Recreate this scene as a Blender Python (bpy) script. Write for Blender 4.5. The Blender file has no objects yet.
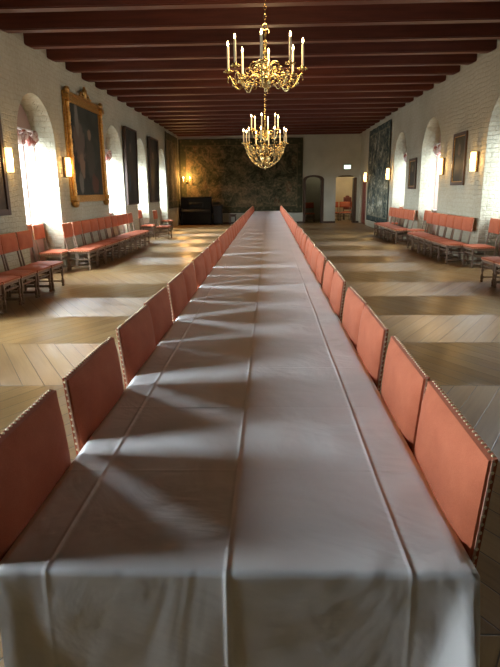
import bpy, bmesh, math, random
from mathutils import Vector, Matrix
R = math.radians
PI = math.pi
rng = random.Random(7)
SC = bpy.context.scene
COL = SC.collection

# ------------------------------------------------------------------ camera
cd = bpy.data.cameras.new('camera'); cam = bpy.data.objects.new('camera', cd); COL.objects.link(cam)
SC.camera = cam
cd.sensor_fit = 'HORIZONTAL'; cd.sensor_width = 36.0; cd.lens = 560.0/500.0*36.0
cd.clip_start = 0.05; cd.clip_end = 500
cp, cy, cr = R(14.253), R(2.056), R(-0.7)
F = Vector((-math.sin(cy)*math.cos(cp), math.cos(cy)*math.cos(cp), -math.sin(cp)))
Rt = Vector((math.cos(cy), math.sin(cy), 0)); U = Rt.cross(F)
Rt2 = Rt*math.cos(cr)+U*math.sin(cr); U2 = -Rt*math.sin(cr)+U*math.cos(cr)
cam.matrix_world = Matrix(((Rt2.x, U2.x, -F.x, 0), (Rt2.y, U2.y, -F.y, 0), (Rt2.z, U2.z, -F.z, 1.6), (0, 0, 0, 1)))

# ------------------------------------------------------------------ world, exposure, light
SC.view_settings.view_transform = 'Standard'; SC.view_settings.look = 'None'
SC.view_settings.gamma = 1; SC.view_settings.use_curve_mapping = False
SC.view_settings.exposure = 0.25
SKY_LEFT, SKY_RIGHT, SKY_GROUND = 52.0, 14.0, 9.0
w = bpy.data.worlds.new('world'); SC.world = w; w.use_nodes = True
nt = w.node_tree; nt.nodes.clear()
out = nt.nodes.new('ShaderNodeOutputWorld'); bg = nt.nodes.new('ShaderNodeBackground')
tc = nt.nodes.new('ShaderNodeTexCoord'); sp = nt.nodes.new('ShaderNodeSeparateXYZ')
nt.links.new(tc.outputs['Generated'], sp.inputs[0])
def wmap(sock, a, b, c, d):
    m = nt.nodes.new('ShaderNodeMapRange'); m.inputs[1].default_value = a; m.inputs[2].default_value = b
    m.inputs[3].default_value = c; m.inputs[4].default_value = d; nt.links.new(sock, m.inputs[0]); return m.outputs[0]
lr = wmap(sp.outputs[0], -0.4, 0.4, SKY_LEFT, SKY_RIGHT)
up = wmap(sp.outputs[2], -0.05, 0.02, 0.0, 1.0)
mx = nt.nodes.new('ShaderNodeMix'); nt.links.new(up, mx.inputs[0]); mx.inputs[2].default_value = SKY_GROUND
nt.links.new(lr, mx.inputs[3]); nt.links.new(mx.outputs[0], bg.inputs[1])
bg.inputs[0].default_value = (0.80, 0.90, 1.0, 1); nt.links.new(bg.outputs[0], out.inputs[0])
cy_ = SC.cycles
cy_.max_bounces = 10; cy_.diffuse_bounces = 6; cy_.glossy_bounces = 4; cy_.transparent_max_bounces = 8
cy_.caustics_reflective = False; cy_.caustics_refractive = False
cy_.sample_clamp_indirect = 6.0; cy_.use_denoising = True
cy_.use_light_tree = True

WX = 4.5; NICHE = 4.95; OUTX = 5.3; YB = 28.9; YF = -4.0; ZT = 4.62; ZB = 4.23
LW = [(1.25, 1.75), (5.9, 1.75), (11.36, 1.82), (16.95, 1.86), (20.45, 1.74), (24.45, 1.6)]
RW = [(6.6, 1.75), (11.45, 1.8), (16.5, 1.9), (20.25, 1.86)]
SILL, WTOP, SPRING = 1.0, 2.78, 2.55
def portal(x, y, wy, side):
    l = bpy.data.lights.new('window_daylight', 'AREA'); l.shape = 'RECTANGLE'; l.size = wy; l.size_y = WTOP-SILL
    l.cycles.is_portal = True
    o = bpy.data.objects.new('window_daylight', l); COL.objects.link(o)
    o.location = (x, y, (SILL+WTOP)/2); o.rotation_euler = (R(90), 0, R(90)*(-1 if side < 0 else 1))
for y, wd in LW: portal(-OUTX-0.02, y, wd-0.03, -1)
for y, wd in RW: portal(OUTX+0.02, y, wd-0.03, 1)

# ------------------------------------------------------------------ material helpers
class N:
    def __init__(s, name):
        s.m = bpy.data.materials.new(name); s.m.use_nodes = True; s.t = s.m.node_tree; s.t.nodes.clear()
        s.o = s.new('ShaderNodeOutputMaterial'); s.b = s.new('ShaderNodeBsdfPrincipled'); s.l(s.b.outputs[0], s.o.inputs[0])
        s.c = s.new('ShaderNodeTexCoord').outputs['Object']
    def new(s, k): return s.t.nodes.new(k)
    def l(s, a, b): s.t.links.new(a, b)
    def put(s, sock, v):
        if hasattr(v, 'links') or isinstance(v, bpy.types.NodeSocket): s.l(v, sock)
        elif isinstance(v, (tuple, list)) and len(v) == 3 and sock.type == 'RGBA': sock.default_value = (*v, 1)
        else: sock.default_value = v
    def ma(s, op, a, b=0.0, c=0.0, clamp=False):
        n = s.new('ShaderNodeMath'); n.operation = op; n.use_clamp = clamp
        s.put(n.inputs[0], a); s.put(n.inputs[1], b); s.put(n.inputs[2], c); return n.outputs[0]
    def xyz(s, v=None):
        n = s.new('ShaderNodeSeparateXYZ'); s.l(v or s.c, n.inputs[0]); return n.outputs
    def vec(s, x, y, z=0.0):
        n = s.new('ShaderNodeCombineXYZ'); s.put(n.inputs[0], x); s.put(n.inputs[1], y); s.put(n.inputs[2], z); return n.outputs[0]
    def noise(s, scale, detail=3, rough=0.55, vec=None, dist=0.0, what=0):
        n = s.new('ShaderNodeTexNoise'); n.inputs['Scale'].default_value = scale; n.inputs['Detail'].default_value = detail
        n.inputs['Roughness'].default_value = rough; n.inputs['Distortion'].default_value = dist
        s.l(vec or s.c, n.inputs['Vector']); return n.outputs[what]
    def ramp(s, f, stops):
        n = s.new('ShaderNodeValToRGB'); e = n.color_ramp.elements
        while len(e) < len(stops): e.new(0.5)
        for i, (p, c) in enumerate(stops): e[i].position = p; e[i].color = (*c, 1) if len(c) == 3 else c
        s.put(n.inputs[0], f); return n.outputs[0]
    def mix(s, f, a, b, mode='MIX'):
        n = s.new('ShaderNodeMix'); n.data_type = 'RGBA'; n.blend_type = mode
        s.put(n.inputs[0], f); s.put(n.inputs[6], a); s.put(n.inputs[7], b); return n.outputs[2]
    def sm(s, v, a, b, c=0.0, d=1.0):
        n = s.new('ShaderNodeMapRange'); n.interpolation_type = 'SMOOTHSTEP'
        for i, q in enumerate((v, a, b, c, d)): s.put(n.inputs[i], q)
        return n.outputs[0]
    def bump(s, h, strength=0.3, dist=0.01, normal=None):
        n = s.new('ShaderNodeBump'); n.inputs['Strength'].default_value = strength; n.inputs['Distance'].default_value = dist
        s.l(h, n.inputs['Height'])
        if normal: s.l(normal, n.inputs['Normal'])
        return n.outputs[0]
    def set(s, **k):
        for a, v in k.items(): s.put(s.b.inputs[a.replace('_', ' ')], v)
        return s
def simple(name, col, rough=0.6, metal=0.0, var=0.15, scale=8.0, bump=0.0, **k):
    n = N(name); f = n.noise(scale, 4)
    c2 = tuple(c*(1-var) for c in col); c1 = tuple(min(1, c*(1+var)) for c in col)
    n.set(Base_Color=n.ramp(f, [(0.3, c2), (0.7, c1)]), Roughness=rough, Metallic=metal, **k)
    if bump: n.l(n.bump(n.noise(scale*6, 3), bump, 0.004), n.b.inputs['Normal'])
    return n.m
def emis(name, col, strength):
    n = N(name); n.set(Base_Color=(0.9, 0.85, 0.7), Emission_Color=col, Emission_Strength=strength, Roughness=0.5); return n.m

def mat_brick():
    n = N('whitewashed_brick'); x, y, z = n.xyz()
    u = n.ma('ADD', x, y)
    wob = n.noise(1.6, 3); uz = n.ma('ADD', z, n.ma('MULTIPLY', n.ma('SUBTRACT', wob, 0.5), 0.16))
    b = n.new('ShaderNodeTexBrick'); b.offset = 0.5
    n.l(n.vec(u, uz), b.inputs['Vector'])
    b.inputs['Color1'].default_value = (1, 1, 1, 1); b.inputs['Color2'].default_value = (0.8, 0.8, 0.8, 1)
    b.inputs['Mortar'].default_value = (0.1, 0.1, 0.1, 1); b.inputs['Scale'].default_value = 1
    b.inputs['Brick Width'].default_value = 0.29; b.inputs['Row Height'].default_value = 0.092
    b.inputs['Mortar Size'].default_value = 0.012; b.inputs['Mortar Smooth'].default_value = 1.0
    big = n.noise(0.9, 4); fine = n.noise(14, 4)
    base = n.ramp(n.ma('ADD', n.ma('MULTIPLY', big, 0.6), n.ma('MULTIPLY', fine, 0.4)), [(0.3, (0.31, 0.28, 0.19)), (0.5, (0.385, 0.36, 0.26)), (0.72, (0.47, 0.45, 0.345))])
    bw = n.new('ShaderNodeRGBToBW'); n.l(b.outputs[0], bw.inputs[0])
    col = n.mix(n.sm(bw.outputs[0], 0.1, 0.9, 0.0, 1.0), n.mix(1.0, base, (0.93, 0.92, 0.88), 'MULTIPLY'), base)
    h = n.ma('ADD', n.ma('MULTIPLY', bw.outputs[0], 0.4), n.ma('MULTIPLY', fine, 1.1))
    n.set(Base_Color=col, Roughness=0.85); n.l(n.bump(h, 0.9, 0.025), n.b.inputs['Normal']); return n.m
def mat_plaster(name, c):
    n = N(name); f = n.noise(1.5, 5); n.set(Base_Color=n.ramp(f, [(0.3, tuple(q*0.82 for q in c)), (0.7, c)]), Roughness=0.85)
    n.l(n.bump(n.noise(9, 5), 0.3, 0.01), n.b.inputs['Normal']); return n.m

BAND, Y0B = 1.37, 4.5
def mat_floor():
    n = N('oak_plank_floor'); x, y, z = n.xyz()
    yb = n.ma('DIVIDE', n.ma('SUBTRACT', y, Y0B), BAND); k = n.ma('FLOOR', yb); fr = n.ma('FRACT', yb)
    s = n.ma('SUBTRACT', n.ma('MULTIPLY', n.ma('FLOORED_MODULO', k, 2.0), 2.0), 1.0)
    ca, sa = 0.857, 0.515
    d = n.ma('SUBTRACT', n.ma('MULTIPLY', x, ca), n.ma('MULTIPLY', n.ma('MULTIPLY', s, sa), y))
    al = n.ma('ADD', n.ma('MULTIPLY', n.ma('MULTIPLY', s, sa), x), n.ma('MULTIPLY', y, ca))
    pd = n.ma('DIVIDE', d, 0.165); idx = n.ma('FLOOR', pd); pf = n.ma('FRACT', pd)
    wn = n.new('ShaderNodeTexWhiteNoise'); wn.noise_dimensions = '2D'; n.l(n.vec(idx, k), wn.inputs['Vector'])
    rv = wn.outputs['Value']
    g1 = n.noise(1.0, 5, 0.65, n.vec(n.ma('MULTIPLY', d, 34.0), n.ma('MULTIPLY', al, 1.6), n.ma('MULTIPLY', rv, 30.0)))
    g2 = n.noise(1.0, 3, 0.5, n.vec(n.ma('MULTIPLY', d, 5.0), n.ma('MULTIPLY', al, 1.0), n.ma('MULTIPLY', rv, 70.0)))
    f = n.ma('ADD', n.ma('MULTIPLY', rv, 0.16), n.ma('ADD', n.ma('MULTIPLY', g1, 0.45), n.ma('MULTIPLY', g2, 0.4)))
    col = n.ramp(f, [(0.2, (0.13, 0.072, 0.026)), (0.5, (0.25, 0.155, 0.064)), (0.8, (0.38, 0.26, 0.12))])
    e1 = n.ma('MINIMUM', pf, n.ma('SUBTRACT', 1.0, pf)); e2 = n.ma('MINIMUM', fr, n.ma('SUBTRACT', 1.0, fr))
    gap = n.ma('MULTIPLY', n.sm(e1, 0.008, 0.03), n.sm(e2, 0.001, 0.005))
    col = n.mix(gap, (0.03, 0.018, 0.01), col)
    n.set(Base_Color=col, Roughness=n.sm(g2, 0.3, 0.7, 0.30, 0.42), Anisotropic=0.85, Specular_IOR_Level=0.6)
    h = n.ma('ADD', n.ma('MULTIPLY', gap, 1.2), n.ma('ADD', n.ma('MULTIPLY', g1, 0.35), n.ma('MULTIPLY', rv, 0.15)))
    n.l(n.bump(h, 0.35, 0.006), n.b.inputs['Normal'])
    tv = n.vec(ca, n.ma('MULTIPLY', s, -sa), 0.0); n.l(tv, n.b.inputs['Tangent'])
    return n.m
def mat_ceiling(name, c):
    n = N(name); x, y, z = n.xyz()
    g = n.noise(1.0, 5, 0.6, n.vec(n.ma('MULTIPLY', x, 0.9), n.ma('MULTIPLY', y, 14.0), n.ma('MULTIPLY', z, 14.0)))
    n.set(Base_Color=n.ramp(g, [(0.25, tuple(q*0.6 for q in c)), (0.7, tuple(q*1.25 for q in c))]), Roughness=0.55, Specular_IOR_Level=0.35)
    n.l(n.bump(g, 0.3, 0.01), n.b.inputs['Normal']); return n.m
def mat_fabric():
    n = N('coral_wool_upholstery'); f = n.noise(5, 5); wv = n.noise(260, 2); blot = n.noise(22, 4)
    mixf = n.ma('ADD', n.ma('MULTIPLY', f, 0.5), n.ma('ADD', n.ma('MULTIPLY', wv, 0.3), n.ma('MULTIPLY', blot, 0.2)))
    n.set(Base_Color=n.ramp(mixf, [(0.3, (0.30, 0.062, 0.020)), (0.5, (0.385, 0.090, 0.031)), (0.72, (0.47, 0.130, 0.053))]), Roughness=0.85,
          Sheen_Weight=0.12, Sheen_Roughness=0.4, Sheen_Tint=(1, 0.7, 0.6, 1))
    n.l(n.bump(wv, 0.4, 0.0015), n.b.inputs['Normal']); return n.m
def mat_cloth():
    n = N('white_damask_tablecloth'); x, y, z = n.xyz()
    wv = n.noise(420, 1); wr = n.noise(3.2, 4, 0.55, None, 0.8); wr2 = n.noise(1.1, 3, 0.5, n.vec(n.ma('MULTIPLY', x, 2.5), n.ma('MULTIPLY', y, 2.5), n.ma('MULTIPLY', z, 1.5)), 1.2)
    n.set(Base_Color=n.ramp(n.noise(2.2, 4), [(0.3, (0.76, 0.735, 0.71)), (0.7, (0.84, 0.825, 0.80))]), Roughness=0.62, Specular_IOR_Level=0.35,
          Sheen_Weight=0.15, Sheen_Roughness=0.5)
    b1 = n.bump(wr, 0.5, 0.02); b2 = n.bump(wr2, 0.45, 0.03, b1); b3 = n.bump(wv, 0.15, 0.001, b2)
    n.l(b3, n.b.inputs['Normal']); return n.m
def mat_wood(name, c, rough=0.5):
    n = N(name); x, y, z = n.xyz()
    g = n.noise(1.0, 5, 0.6, n.vec(n.ma('MULTIPLY', x, 60.0), n.ma('MULTIPLY', y, 60.0), n.ma('MULTIPLY', z, 5.0)))
    n.set(Base_Color=n.ramp(g, [(0.3, tuple(q*0.65 for q in c)), (0.7, tuple(q*1.2 for q in c))]), Roughness=rough)
    n.l(n.bump(g, 0.2, 0.003), n.b.inputs['Normal']); return n.m
def mat_tapestry(name, bounds, pal, border=True, bw_=0.33):
    """woven verdure tapestry; bounds = (u0,u1,z0,z1), u = x+y in object space"""
    n = N(name); x, y, z = n.xyz(); u = n.ma('ADD', x, y)
    p = n.vec(u, z, 0.0)
    big = n.noise(0.9, 4, 0.6, p, 1.2); mid = n.noise(2.6, 4, 0.6, p, 2.2); fine = n.noise(11, 3, 0.6, p, 0.8)
    f = n.ma('ADD', n.ma('MULTIPLY', big, 0.42), n.ma('ADD', n.ma('MULTIPLY', mid, 0.38), n.ma('MULTIPLY', fine, 0.2)))
    col = n.ramp(f, [(0.40, pal[0]), (0.45, pal[1]), (0.49, pal[2]), (0.54, pal[3]), (0.60, pal[4])])
    vor = n.new('ShaderNodeTexVoronoi'); vor.inputs['Scale'].default_value = 1.25; vor.inputs['Randomness'].default_value = 0.9
    n.l(n.vec(n.ma('MULTIPLY', u, 1.3), n.ma('MULTIPLY', z, 0.6), 3.0), vor.inputs['Vector'])
    fig = n.sm(n.ma('ADD', vor.outputs['Distance'], n.ma('MULTIPLY', mid, 0.5)), 0.42, 0.5, 1.0, 0.0)
    fcol = n.ramp(n.noise(9, 3, 0.5, p, 0.6), [(0.38, pal[5]), (0.5, pal[3]), (0.6, pal[4])])
    col = n.mix(n.ma('MULTIPLY', fig, 0.75), col, fcol)
    if border:
        u0, u1, z0, z1 = bounds
        e = n.ma('MINIMUM', n.ma('MINIMUM', n.ma('SUBTRACT', u, u0), n.ma('SUBTRACT', u1, u)), n.ma('MINIMUM', n.ma('SUBTRACT', z, z0), n.ma('SUBTRACT', z1, z)))
        bf = n.sm(e, bw_-0.03, bw_+0.01, 1.0, 0.0)
        flo = n.new('ShaderNodeTexVoronoi'); flo.inputs['Scale'].default_value = 5.5; n.l(p, flo.inputs['Vector'])
        bc = n.ramp(flo.outputs['Distance'], [(0.1, pal[3]), (0.3, pal[2]), (0.45, pal[1])])
        col = n.mix(bf, col, bc)
        col = n.mix(n.sm(n.ma('ABSOLUTE', n.ma('SUBTRACT', e, bw_)), 0.015, 0.03, 0.7, 0.0), col, pal[3])
        col = n.mix(n.sm(e, 0.03, 0.04, 1.0, 0.0), col, pal[0])
    n.set(Base_Color=col, Roughness=0.95, Specular_IOR_Level=0.1)
    n.l(n.bump(fine, 0.3, 0.01), n.b.inputs['Normal']); return n.m
def mat_painting(name, u0, u1, z0, z1, seed, shapes, ground=(0.03, 0.022, 0.015)):
    n = N(name); x, y, z = n.xyz(); u = n.ma('DIVIDE', n.ma('SUBTRACT', n.ma('ADD', x, y), u0), u1-u0)
    v = n.ma('DIVIDE', n.ma('SUBTRACT', z, z0), z1-z0); p = n.vec(u, v, seed)
    wob = n.ma('MULTIPLY', n.ma('SUBTRACT', n.noise(9, 5, 0.65, p, 0.8), 0.5), 2.6)
    col = n.ramp(n.noise(3, 5, 0.6, p, 0.8), [(0.3, ground), (0.6, tuple(q*2.4 for q in ground)), (0.75, tuple(q*3.6 for q in ground))])
    for (a, b, ra, rb, c) in shapes:
        du = n.ma('DIVIDE', n.ma('SUBTRACT', u, a), ra); dv = n.ma('DIVIDE', n.ma('SUBTRACT', v, b), rb)
        r2 = n.ma('ADD', n.ma('ADD', n.ma('MULTIPLY', du, du), n.ma('MULTIPLY', dv, dv)), wob)
        col = n.mix(n.sm(r2, 0.6, 1.2, 1.0, 0.0), col, c)
    n.set(Base_Color=col, Roughness=0.65, Specular_IOR_Level=0.25); n.l(n.bump(n.noise(60, 3), 0.1, 0.002), n.b.inputs['Normal']); return n.m

M = {}
M['brick'] = mat_brick(); M['plaster'] = mat_plaster('lime_plaster', (0.42, 0.42, 0.34)); M['cream'] = mat_plaster('cream_plaster', (0.72, 0.60, 0.38))
M['tymp'] = mat_plaster('pinkish_brick_infill', (0.36, 0.24, 0.19))
M['floor'] = mat_floor(); M['beam'] = mat_ceiling('red_stained_beam', (0.092, 0.023, 0.012)); M['board'] = mat_ceiling('red_stained_boards', (0.062, 0.017, 0.010))
M['fabric'] = mat_fabric(); M['cloth'] = mat_cloth()
M['chairwood'] = mat_wood('grey_brown_walnut', (0.22, 0.155, 0.105)); M['darkwood'] = mat_wood('dark_oak', (0.055, 0.030, 0.018)); M['redwood'] = mat_wood('red_brown_door_wood', (0.16, 0.035, 0.020))
M['tablewood'] = mat_wood('beech', (0.35, 0.24, 0.14)); M['black'] = simple('black_lacquer', (0.006, 0.006, 0.007), 0.45, Specular_IOR_Level=0.25); M['ivory'] = simple('ivory', (0.7, 0.66, 0.55), 0.3)
M['brass'] = simple('polished_brass', (0.66, 0.53, 0.24), 0.22, 1.0, 0.25, 30); M['nail'] = simple('brass_nail', (0.80, 0.66, 0.42), 0.3, 1.0, 0.1, 40)
M['gimp'] = simple('pale_gimp_braid', (0.50, 0.30, 0.20), 0.8, 0, 0.2, 80)
M['gold'] = simple('gilded_carving', (0.45, 0.25, 0.07), 0.4, 0.75, 0.35, 25, 0.5); M['bronze'] = simple('dark_bronze', (0.09, 0.05, 0.02), 0.45, 0.8)
M['candle'] = simple('ivory_candle', (0.86, 0.74, 0.50), 0.45, 0, 0.05)
M['flame'] = emis('candle_bulb', (1.0, 0.66, 0.28), 45.0); M['shade'] = emis('lit_parchment_shade', (1.0, 0.55, 0.16), 5.0)
M['glow2'] = emis('wall_candle_bulb', (1.0, 0.50, 0.12), 90.0)
M['green'] = simple('exit_green', (0.05, 0.45, 0.25), 0.5); M['sign'] = emis('lit_sign_face', (0.80, 1.0, 0.90), 2.2)
M['signgreen'] = emis('lit_sign_green', (0.02, 0.55, 0.25), 0.9)
M['frame_paint'] = simple('white_window_paint', (0.75, 0.73, 0.70), 0.5); M['stone'] = mat_plaster('stone_sill', (0.55, 0.52, 0.47))
n = N('pink_gathered_cotton'); x_, y_, z_ = n.xyz()
stp = n.noise(5, 3, 0.5, None, 1.0)
n.set(Base_Color=n.ramp(stp, [(0.40, (0.42, 0.15, 0.12)), (0.47, (0.72, 0.56, 0.50)), (0.6, (0.80, 0.70, 0.66))]), Roughness=0.9)
M['valance'] = n.m
n = N('window_glass'); tr = n.new('ShaderNodeBsdfTransparent'); gl = n.new('ShaderNodeBsdfGlossy'); gl.inputs['Roughness'].default_value = 0.02
ms = n.new('ShaderNodeMixShader'); ms.inputs[0].default_value = 0.06; tr.inputs[0].default_value = (0.95, 0.97, 0.97, 1)
n.l(tr.outputs[0], ms.inputs[1]); n.l(gl.outputs[0], ms.inputs[2]); n.l(ms.outputs[0], n.o.inputs[0]); M['glass'] = n.m

# ------------------------------------------------------------------ geometry helpers
def BM(): return bmesh.new()
def obj(name, bm, mat, parent=None, smooth=False, loc=None):
    me = bpy.data.meshes.new(name); bmesh.ops.recalc_face_normals(bm, faces=bm.faces); bm.to_mesh(me); bm.free()
    if smooth:
        for p in me.polygons: p.use_smooth = True
        if smooth == 'auto' and hasattr(me, 'set_sharp_from_angle'): me.set_sharp_from_angle(angle=R(38))
    for m in (mat if isinstance(mat, (list, tuple)) else [mat]): me.materials.append(m)
    o = bpy.data.objects.new(name, me); COL.objects.link(o)
    if parent: o.parent = parent
    if loc: o.location = loc
    return o
def tag(o, label, cat, group=None, kind=None):
    if label: o['label'] = label
    if cat: o['category'] = cat
    if group: o['group'] = group
    if kind: o['kind'] = kind
    return o
def thing(name, label, cat, loc=(0, 0, 0), rz=0.0, group=None):
    o = bpy.data.objects.new(name, None); COL.objects.link(o); o.empty_display_size = 0.1
    o.location = loc; o.rotation_euler = (0, 0, rz); return tag(o, label, cat, group)
def struct(o): o['kind'] = 'structure'; return o
def box(bm, x0, x1, y0, y1, z0, z1, bev=0.0, seg=2, mi=0):
    vs = [bm.verts.new((x, y, z)) for x in (x0, x1) for y in (y0, y1) for z in (z0, z1)]
    fs = [bm.faces.new([vs[i] for i in q]) for q in ((0, 1, 3, 2), (4, 6, 7, 5), (0, 4, 5, 1), (2, 3, 7, 6), (0, 2, 6, 4), (1, 5, 7, 3))]
    for f in fs: f.material_index = mi
    if bev:
        es = {e for f in fs for e in f.edges}
        bmesh.ops.bevel(bm, geom=list(es), offset=bev, segments=seg, affect='EDGES', profile=0.6)
    return vs
def quad(bm, *pts, mi=0):
    f = bm.faces.new([bm.verts.new(p) for p in pts]); f.material_index = mi; return f
def lathe(bm, prof, c=(0, 0, 0), n=12, axis='Z', cap=True, mi=0):
    rings = []
    for r, z in prof:
        ring = []
        for i in range(n):
            a = 2*PI*i/n; x, y = r*math.cos(a), r*math.sin(a)
            p = (c[0]+x, c[1]+y, c[2]+z) if axis == 'Z' else ((c[0]+z, c[1]+x, c[2]+y) if axis == 'X' else (c[0]+x, c[1]+z, c[2]+y))
            ring.append(bm.verts.new(p))
        rings.append(ring)
    for a, b in zip(rings, rings[1:]):
        for i in range(n): f = bm.faces.new((a[i], a[(i+1) % n], b[(i+1) % n], b[i])); f.material_index = mi
    if cap:
        for ring in (rings[0], rings[-1]): f = bm.faces.new(ring); f.material_index = mi
def tube(bm, pts, r, n=6, mi=0):
    pts = [Vector(p) for p in pts]; rs = r if isinstance(r, (list, tuple)) else [r]*len(pts)
    t0 = (pts[1]-pts[0]).normalized(); up = Vector((0, 0, 1)) if abs(t0.z) < 0.9 else Vector((1, 0, 0))
    u = t0.cross(up).normalized(); rings = []
    for i, p in enumerate(pts):
        t = (pts[min(i+1, len(pts)-1)]-pts[max(i-1, 0)]).normalized()
        u = (u - t*u.dot(t)).normalized(); v = t.cross(u)
        rings.append([bm.verts.new(p+(u*math.cos(2*PI*k/n)+v*math.sin(2*PI*k/n))*rs[i]) for k in range(n)])
    for a, b in zip(rings, rings[1:]):
        for i in range(n): f = bm.faces.new((a[i], a[(i+1) % n], b[(i+1) % n], b[i])); f.material_index = mi
    for ring in (rings[0], rings[-1]): f = bm.faces.new(ring); f.material_index = mi
def ball(bm, c, r, sx=1, sy=1, sz=1, seg=8, rings=6, mi=0):
    m = Matrix.Translation(c) @ Matrix.Diagonal((r*sx, r*sy, r*sz, 1))
    g = bmesh.ops.create_uvsphere(bm, u_segments=seg, v_segments=rings, radius=1.0, matrix=m)
    for v in g['verts']:
        for f in v.link_faces: f.material_index = mi
def slab_mesh(bm, P, u0, u1, z0, z1, t0, t1, ops, seg=20, mi=0):
    """wall slab with openings through it; P(u,t,z) -> point; ops: (ua, ub, za, zspring, rise)"""
    ops = sorted(ops); us = [u0]
    def pair(ua, ub, za_, zb_a, zb_c=None):
        pass
    for t in (t0, t1):
        cur = u0
        for ua, ub, za, zs, rise in ops:
            quad(bm, P(cur, t, z0), P(ua, t, z0), P(ua, t, z1), P(cur, t, z1), mi=mi)
            ns = seg if rise > 0 else 1
            prev = None
            for i in range(ns+1):
                f = -1+2*i/ns; f = math.sin(f*PI/2) if rise > 0 else f
                zz = zs+rise*math.sqrt(max(0, 1-f*f)) if rise > 0 else zs
                uu = (ua+ub)/2+f*(ub-ua)/2
                if prev:
                    quad(bm, P(prev[0], t, prev[1]), P(uu, t, zz), P(uu, t, z1), P(prev[0], t, z1), mi=mi)
                    if za > z0: quad(bm, P(prev[0], t, z0), P(uu, t, z0), P(uu, t, za), P(prev[0], t, za), mi=mi)
                prev = (uu, zz)
            cur = ub
        quad(bm, P(cur, t, z0), P(u1, t, z0), P(u1, t, z1), P(cur, t, z1), mi=mi)
    for ua, ub, za, zs, rise in ops:
        quad(bm, P(ua, t0, za), P(ua, t1, za), P(ua, t1, zs), P(ua, t0, zs), mi=mi)
        quad(bm, P(ub, t0, za), P(ub, t1, za), P(ub, t1, zs), P(ub, t0, zs), mi=mi)
        if za > z0: quad(bm, P(ua, t0, za), P(ub, t0, za), P(ub, t1, za), P(ua, t1, za), mi=mi)
        ns = seg if rise > 0 else 1; prev = None
        for i in range(ns+1):
            f = -1+2*i/ns; f = math.sin(f*PI/2) if rise > 0 else f
            zz = zs+rise*math.sqrt(max(0, 1-f*f)) if rise > 0 else zs
            uu = (ua+ub)/2+f*(ub-ua)/2
            if prev: quad(bm, P(prev[0], t0, prev[1]), P(uu, t0, zz), P(uu, t1, zz), P(prev[0], t1, prev[1]), mi=mi)
            prev = (uu, zz)
    for a, b, c, d in (((u0, t0), (u0, t1), z0, z1), ((u1, t0), (u1, t1), z0, z1)):
        quad(bm, P(a[0], a[1], c), P(b[0], b[1], c), P(b[0], b[1], d), P(a[0], a[1], d), mi=mi)
    quad(bm, P(u0, t0, z1), P(u1, t0, z1), P(u1, t1, z1), P(u0, t1, z1), mi=mi)

# ------------------------------------------------------------------ setting
bm = BM(); box(bm, -5.6, 5.6, YF-0.2, 33.6, -0.1, 0.0); struct(obj('floor', bm, M['floor']))
for side, wins in ((-1, LW), (1, RW)):
    nm = 'wall_left' if side < 0 else 'wall_right'
    bm = BM(); P = lambda u, t, z, s=side: (s*t, u, z)
    ops = [(y-w_/2, y+w_/2, 0.0, SPRING, w_/2) for y, w_ in wins]
    if side > 0: ops.append((26.95, 28.35, 0.0, 2.25, 0.0))
    slab_mesh(bm, P, YF, YB, 0.0, ZT, WX, NICHE, ops)
    slab_mesh(bm, P, YF, YB, 0.0, ZT, NICHE, OUTX, [(y-w_/2+0.015, y+w_/2-0.015, SILL, WTOP, 0.0) for y, w_ in wins], mi=1)
    struct(obj(nm, bm, [M['brick'], M['tymp']]))
bm = BM(); P = lambda u, t, z: (u, t, z)
slab_mesh(bm, P, -OUTX, OUTX, 0.0, ZT, YB, YB+0.6, [(1.70, 2.74, 0.0, 2.14, 0.20), (3.32, 4.36, 0.0, 2.16, 0.16)])
struct(obj('wall_back', bm, M['plaster']))
bm = BM(); box(bm, -OUTX, OUTX, YF-0.2, YF, 0, ZT); struct(obj('wall_front', bm, M['darkwood']))
# room beyond the doors
bm = BM(); box(bm, 0.9, 1.0, YB+0.6, 33.4, 0, 3.2); box(bm, 2.98, 3.08, YB+0.6, 33.4, 0, 3.2); box(bm, 1.0, 2.98, 32.0, 32.1, 0, 3.2); struct(obj('wall_passage', bm, M['plaster']))
bm = BM(); box(bm, 3.08, 5.5, 32.9, 33.0, 0, 3.2); box(bm, 5.4, 5.5, YB+0.6, 32.9, 0, 3.2); struct(obj('wall_anteroom', bm, M['cream']))
bm = BM(); box(bm, 0.9, 5.5, YB+0.6, 33.4, 3.2, 3.3); struct(obj('ceiling_beyond_doors', bm, M['plaster']))
# ceiling of boards with beams
bm = BM()
x = -OUTX
nb = 0
yy = YF
while yy < YB-0.01:
    y2 = min(yy+0.24, YB); box(bm, -OUTX, OUTX, yy, y2-0.006, ZB+0.33, ZB+0.37); yy = y2
box(bm, -OUTX, OUTX, YF, YB, ZB+0.37, ZB+0.40)
ceil = struct(obj('ceiling', bm, M['board']))
def beam(y):
    bm = BM(); wd = 0.21; z1 = ZB+0.34; xe = WX+0.03; c = 0.09
    prof = [(-xe, z1), (-xe, ZB+0.09), (-xe+0.05, ZB+0.035), (-xe+0.14, ZB), (xe-0.14, ZB), (xe-0.05, ZB+0.035), (xe, ZB+0.09), (xe, z1)]
    fr = [bm.verts.new((a, y, b)) for a, b in prof]; bk = [bm.verts.new((a, y+wd, b)) for a, b in prof]
    bm.faces.new(fr); bm.faces.new(bk[::-1])
    for i in range(len(prof)): j = (i+1) % len(prof); bm.faces.new((fr[i], fr[j], bk[j], bk[i]))
    bmesh.ops.bevel(bm, geom=[e for e in bm.edges if abs(e.verts[0].co.z-ZB) < 1e-5 and abs(e.verts[1].co.z-ZB) < 1e-5 and abs(e.verts[0].co.y-e.verts[1].co.y) < 1e-5], offset=0.018, segments=2, affect='EDGES')
    o = obj('beam', bm, M['beam'], ceil)
for k in range(-13, 17): beam(11.17+1.09*k)
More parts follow.
